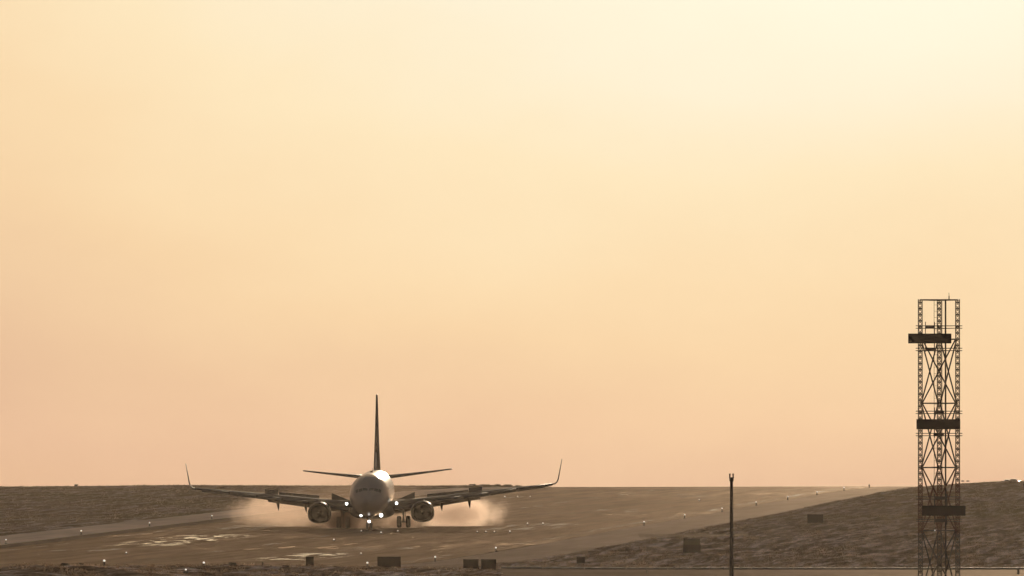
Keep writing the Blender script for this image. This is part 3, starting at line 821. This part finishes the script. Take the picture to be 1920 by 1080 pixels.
def stub(px, ytop, Y, w, label, group='small dark marker pegs'):
    k = Y / F; x = (px - 960) * k; z = gz(x, Y) if paved(np.array([x]), np.array([float(Y)]))[0] < .5 else pz(x, Y)
    h = max(.15, -(ytop - YH) * k - z)
    t_ = thing('marker_post', label, 'marker post', (x, Y, z), group)
    bm = bmesh.new(); tube(bm, (0, 0, -.1), (0, 0, h), w / 2, w / 2 * .8, 8); obj('post', bm, M['darksteel'], t_)
    bm = bmesh.new(); tube(bm, (0, 0, h - .001), (0, 0, h + .04), w * .62, w * .5, 8); obj('cap', bm, M['board'], t_)
stub(493, 1055, 940, .08, 'thin dark marker peg left of the narrow upright sign'); stub(436, 1056, 935, .06, 'tiny dark marker peg further left of the narrow upright sign')
stub(666, 1062, 960, .08, 'short dark marker peg just left of the wide brown sign'); stub(794, 1063, 955, .07, 'short dark marker peg right of the wide brown sign')
stub(1264, 1071, 966, .1, 'low dark marker peg at the road edge left of the lamp pole'); stub(1357, 1071, 966, .1, 'low dark marker peg at the road edge just left of the lamp pole foot')
stub(1213, 1075, 938, .09, 'dark marker peg standing on the service road'); stub(1909, 1069, 930, .20, 'stout dark marker post at the bottom right corner')

# ------------------------------------------------------------------ shrubs
def shrub(px, ytop, ybase, w_px, Y, label, seed, group=None, zb=None):
    k = Y / F; x = (px - 960) * k; z = gz(x, Y) if zb is None else zb
    w = w_px * k; h = max(.25, -(ytop - YH) * k - z)
    t_ = thing('shrub', label, 'shrub', (x, Y, z), group)
    rs = random.Random(seed); bm = bmesh.new()
    lobes = [(rs.uniform(-.32, .32) * w, rs.uniform(-.3, .3) * w, rs.uniform(.35, .72) * h, rs.uniform(.18, .30)) for _ in range(7)]
    for _ in range(700):
        lx, ly, lz, lr = rs.choice(lobes)
        a, b_ = rs.uniform(0, 6.28), rs.uniform(-1, 1); q = math.sqrt(1 - b_ * b_); rr_ = rs.uniform(.6, 1.0)
        p = Vector((lx + lr * w * rr_ * q * math.cos(a), ly + lr * w * rr_ * q * math.sin(a), max(.02, lz + lr * 1.2 * h * rr_ * b_)))
        s_ = rs.uniform(.03, .07) * max(1, w / 1.2)
        u = Vector((rs.gauss(0, 1), rs.gauss(0, 1), rs.gauss(0, 1))).normalized(); v = u.orthogonal().normalized()
        bm.faces.new([bm.verts.new(p + u * s_), bm.verts.new(p + v * s_ * .6), bm.verts.new(p - u * s_), bm.verts.new(p - v * s_ * .6)])
    obj('foliage', bm, M['shrub'], t_, recalc=False)
    bm = bmesh.new()
    for i in range(6):
        a = rs.uniform(0, 6.28); tube(bm, (0, 0, -.05), (math.cos(a) * w * .3, math.sin(a) * w * .3, h * .7), .025, .01, 5)
    obj('stem', bm, M['bark'], t_)
shrub(124, 1064, 1076, 17, 735, 'dark round shrub at lower left, left one of two', 1, 'pair of dark shrubs in the foreground grass'); shrub(151, 1064, 1075, 16, 745, 'dark round shrub at lower left, right one of two', 2, 'pair of dark shrubs in the foreground grass')
shrub(436, 1069, 1082, 18, 800, 'low dark shrub at the bottom edge left of the narrow sign', 3); 
shrub(537, 1070, 1084, 22, 830, 'low dark shrub at the bottom edge below the narrow sign', 4)
hg = 'far shrubs along the horizon behind the right wing'
for i, (px, yt, w, d) in enumerate(((884, 909.5, 16, 'left of'), (908, 909.5, 20, 'second along'), (934, 907.5, 15, 'tallest, in the middle of'), (952, 908.5, 17, 'fourth along'), (974, 909.5, 16, 'last but one along'), (992, 910, 15, 'right end of'))):
    shrub(px, yt, 913, w, 1842, 'low far shrub, %s the horizon row behind the right wing' % d, 10 + i, hg)
shrub(143, 910.5, 913, 7, 1790, 'tiny lone bush on the horizon at far left', 20)

# ------------------------------------------------------------------ far cars and birds on the right horizon
def car(px, y_roof, Y, label, mat, scale=1.0, name='parked_car'):
    k = Y / F; x = (px - 960) * k; zr = -(y_roof - YH) * k; z = zr - 1.45 * scale
    t_ = thing(name, label, 'car', (x, Y, z), 'vehicles behind the hill crest at right', (0, 0, math.radians(75)))
    prof = [(-2.1, .35), (-2.1, .8), (-1.3, .92), (-.7, 1.42), (.8, 1.45), (1.5, .95), (2.1, .85), (2.15, .35)]
    bm = bmesh.new(); loft(bm, [[(s_ * (.86 - (.16 if zz > 1.1 else 0)) * scale, yy * scale, zz * scale) for yy, zz in prof] for s_ in (-1, 1)]); obj('body', bm, mat, t_)
    for s_ in (-1, 1):
        bm = bmesh.new(); g_ = [[(s_ * (.87) * scale, -1.1 * scale, .96 * scale), (s_ * .87 * scale, 1.2 * scale, .96 * scale)], [(s_ * .735 * scale, -.65 * scale, 1.36 * scale), (s_ * .735 * scale, .72 * scale, 1.38 * scale)]]
        loft(bm, g_, False, False, False); obj('side_window', bm, M['glass'], t_)
        for yy in (-1.3, 1.3):
            bm = bmesh.new(); tube(bm, (s_ * .7 * scale, yy * scale, .32 * scale), (s_ * .88 * scale, yy * scale, .32 * scale), .32 * scale, n=14); obj('wheel', bm, M['tyre'], t_)
car(1901, 898.2, 1990, 'bright white car roof glinting above the hill crest at far right', M['white_car'], .5)
car(1890, 898.9, 2005, 'paler car roof just left of the bright one on the hill crest', M['white_car'], .4)
def bird(px, py, Y, label, seed):
    k = Y / F; t_ = thing('bird', label, 'bird', ((px - 960) * k, Y, -(py - YH) * k), 'birds skimming the hill crest at right')
    bm = bmesh.new(); loft(bm, [[(x, r_ * math.cos(q), r_ * math.sin(q)) for q in [6.283 * i / 8 for i in range(8)]] for x, r_ in ((-.24, .01), (-.16, .05), (0, .075), (.12, .06), (.19, .035), (.25, .008))]); obj('body', bm, M['bird'], t_, True)
    for s_ in (-1, 1):
        bm = bmesh.new(); loft(bm, [[(-.07, 0, 0), (.08, 0, 0), (.08, 0, .015), (-.07, 0, .015)], [(-.06, s_ * .2, .07), (.05, s_ * .2, .07), (.05, s_ * .2, .08), (-.06, s_ * .2, .08)], [(-.10, s_ * .42, .03), (-.06, s_ * .42, .03), (-.06, s_ * .42, .035), (-.10, s_ * .42, .035)]]); obj('wing', bm, M['bird'], t_)
bird(1805, 902, 1700, 'small dark bird just right of the lattice tower, left one of two', 1); bird(1814.5, 902, 1705, 'small dark bird just right of the lattice tower, right one of two', 2)

# ------------------------------------------------------------------ lamp pole
PYD = 700.0; k7 = PYD / F
px_, pz_ = (1371.5 - 960) * k7, None
pb = pz(px_, PYD)
t_ = thing('lamp_pole', 'slim dark tapering pole with a forked twin lamp head standing right of centre', 'lamp pole', (px_, PYD, pb))
ptop = -(888 - YH) * k7 - pb
bm = bmesh.new(); tube(bm, (0, 0, 0), (0, 0, ptop - .42), .125, .075, 16); box(bm, -.22, .22, -.22, .22, -.1, .03); obj('pole', bm, M['darksteel'], t_, False)
bm = bmesh.new(); tube(bm, (0, 0, ptop - .42), (0, 0, ptop - .36), .085, .12, 12); tube(bm, (0, 0, ptop - .36), (0, 0, ptop - .24), .115, .115, 12); obj('collar', bm, M['darksteel'], t_)
bm = bmesh.new(); box(bm, -.13, .13, -.05, .05, ptop - .24, ptop - .19); obj('crossbar', bm, M['darksteel'], t_)
for s_ in (-1, 1):
    bm = bmesh.new(); tube(bm, (s_ * .085, 0, ptop - .20), (s_ * .085, 0, ptop - .02), .036, .046, 10); tube(bm, (s_ * .085, 0, ptop - .02), (s_ * .085, 0, ptop), .052, .045, 10); obj('lamp', bm, M['redsteel'], t_)

# ------------------------------------------------------------------ lattice tower
TX = (1761.0 - 960) * k7; tb = pz(TX, PYD)
tw = thing('lattice_tower', 'tall three legged steel lattice mast with three dark boards at the right', 'tower', (TX, PYD, tb))
def hz(py): return -(py - YH) * k7 - tb
def hx(px): return (px - 1761.0) * k7
TOP = hz(561.5)
legs = {'l': Vector((hx(1725.5), 0, 0)), 'r': Vector((hx(1795.5), 0, 0)), 'c': Vector((hx(1763), 1.65, 0))}
for key, p in legs.items():
    bands = [(0, hz(1000), M['darksteel'], None), (hz(1000), hz(905), M['redsteel'], 'faded red lower band'), (hz(905), TOP, M['galv'], None)]
    bm = bmesh.new(); w = .10; mi = []
    def add(z0, z1, cr=.021):
        n0 = len(bm.faces)
        for a in (-1, 1):
            for b_ in (-1, 1): box(bm, p.x + a * w - .022, p.x + a * w + .022, p.y + b_ * w - .022, p.y + b_ * w + .022, z0, z1)
        st = .315; nn = max(1, int(round((z1 - z0) / st))); st = (z1 - z0) / nn
        for i in range(nn):
            za, zb = z0 + i * st, z0 + (i + 1) * st; zm = (za + zb) / 2
            for f_ in (-1, 1):
                tube(bm, (p.x - f_ * w, p.y + f_ * w, za), (p.x + f_ * w, p.y + f_ * w, zm), cr, n=4); tube(bm, (p.x + f_ * w, p.y + f_ * w, zm), (p.x - f_ * w, p.y + f_ * w, zb), cr, n=4)
                tube(bm, (p.x + f_ * w, p.y - w, za), (p.x + f_ * w, p.y + w, zm), cr, n=4); tube(bm, (p.x + f_ * w, p.y + w, zm), (p.x + f_ * w, p.y - w, zb), cr, n=4)
            box(bm, p.x - w, p.x + w, p.y - w - .01, p.y - w + .01, zm - .035, zm + .035)
        return n0, len(bm.faces)
    spans = [(*add(z0, z1), j) for j, (z0, z1, _, _) in enumerate(bands)]
    bm.faces.ensure_lookup_table()
    for a, b_, j in spans:
        for i in range(a, b_): bm.faces[i].material_index = j
    o = obj('tower_leg', bm, None, tw)
    for _, _, mm, _ in bands: o.data.materials.append(mm)
lev = [hz(636), hz(756), hz(876.5), hz(995), hz(1114)]
prs = (('l', 'c'), ('r', 'c'), ('l', 'r'))
off = .10
def inset_pts(a, b_):
    d = (b_ - a).normalized(); return a + d * off, b_ - d * off
for i in range(len(lev) - 1):
    z1, z0 = lev[i], max(lev[i + 1], .1)
    for a, b_ in prs:
        A, B = inset_pts(legs[a], legs[b_]); bm = bmesh.new(); u = Vector((0, 0, 1)); dd = Vector((0, .02, 0))
        tube(bm, A + u * z0 + dd, B + u * z1 + dd, .038, n=6); tube(bm, B + u * z0 - dd, A + u * z1 - dd, .038, n=6)
        obj('cross_brace', bm, M['darksteel'] if i < 2 else M['redsteel'] if i == 2 else M['darksteel'], tw)
for z in [TOP - .02] + lev:
    if z < .3: continue
    bm = bmesh.new()
    for a, b_ in prs:
        A, B = legs[a], legs[b_]; tube(bm, A + Vector((0, 0, z)), B + Vector((0, 0, z)), .036, n=6)
    obj('horizontal_frame', bm, M['darksteel'], tw)
# board carrier rails in pairs
for y0_, y1_, ca, cb in ((611, 615.5, 1735, 1752), (653, 657.5, 1735, 1752), (771, 775.5, 1752, 1770), (812.5, 817, 1750, 1770), (931.5, 936, 1752, 1775), (973.5, 978, 1752, 1775)):
    bm = bmesh.new()
    for yy in (y0_, y1_):
        z = hz(yy); box(bm, hx(1717), hx(1804), -.19, -.15, z - .018, z + .018)
        tube(bm, (hx(1717), -.17, z), (hx(1763), 1.95, z), .014, n=4); tube(bm, (hx(1804), -.17, z), (hx(1763), 1.95, z), .014, n=4)
    box(bm, hx(ca), hx(cb), -.23, -.20, hz(y1_ + 1), hz(y0_ - 1))
    obj('carrier_rail', bm, M['darksteel'], tw)
for x0, x1, y0_, y1_, posts in ((1702.5, 1783.5, 625.5, 644, (1735, 1752)), (1718, 1800, 786, 805, (1752,)), (1728.5, 1810, 948, 967, (1752, 1775))):
    bm = bmesh.new(); box(bm, hx(x0), hx(x1), -.42, -.26, hz(y1_), hz(y0_)); bmesh.ops.bevel(bm, geom=bm.edges[:], offset=.012, segments=1, affect='EDGES'); bd = obj('board', bm, M['board'], tw)
    for p_ in posts:
        bm = bmesh.new(); box(bm, hx(p_) - .02, hx(p_) + .02, -.26, -.235, hz(y1_ + 16), hz(y0_ - 22)); obj('board_post', bm, M['darksteel'], tw)
# ladder, cable pipe, top antenna
bm = bmesh.new(); yl = 1.30
for xx in (1753, 1768): tube(bm, (hx(xx), yl, .1), (hx(xx), yl, TOP), .013, n=5)
z = .3
while z < TOP: tube(bm, (hx(1753), yl, z), (hx(1768), yl, z), .010, n=4); z += .323
obj('ladder', bm, M['galv'], tw)
bm = bmesh.new(); tube(bm, (hx(1774), .9, 0), (hx(1774), .9, TOP), .045, n=10); obj('cable_pipe', bm, M['darksteel'], tw)
bm = bmesh.new(); tube(bm, (hx(1780.5), .8, TOP), (hx(1780.5), .8, TOP + .20), .028, n=8); tube(bm, (hx(1780.5), .8, TOP + .2), (hx(1780.2), .8, TOP + .36), .012, n=6)
tube(bm, (legs['l'].x, 0, TOP - .02), (hx(1780.5), .8, TOP - .02), .012, n=4); obj('antenna', bm, M['darksteel'], tw)
bm = bmesh.new(); ball(bm, Vector((hx(1752.5), -.25, hz(994.5))), .035, 8, 6); obj('indicator_lamp', bm, M['lamp'], tw, True)
bm = bmesh.new(); box(bm, hx(1712), hx(1812), -.5, 2.1, -.3, .06); obj('footing', bm, M['road'], tw)

# ------------------------------------------------------------------ haze
bm = bmesh.new(); box(bm, -400, 400, -60, 2600, -20, 12)
hzo = obj('haze', bm, None)
m = bpy.data.materials.new('warm haze'); m.use_nodes = True; t = m.node_tree
for n in list(t.nodes):
    if n.type == 'BSDF_PRINCIPLED': t.nodes.remove(n)
pv = t.nodes.new('ShaderNodeVolumePrincipled'); pv.inputs['Color'].default_value = (.98, .84, .70, 1)
pv.inputs['Density'].default_value = 0.000013; pv.inputs['Anisotropy'].default_value = 0.6
t.links.new(pv.outputs[0], t.nodes['Material Output'].inputs['Volume'])
hzo.data.materials.append(m); tag(hzo, 'thin warm haze over the airfield', 'haze', kind='stuff')
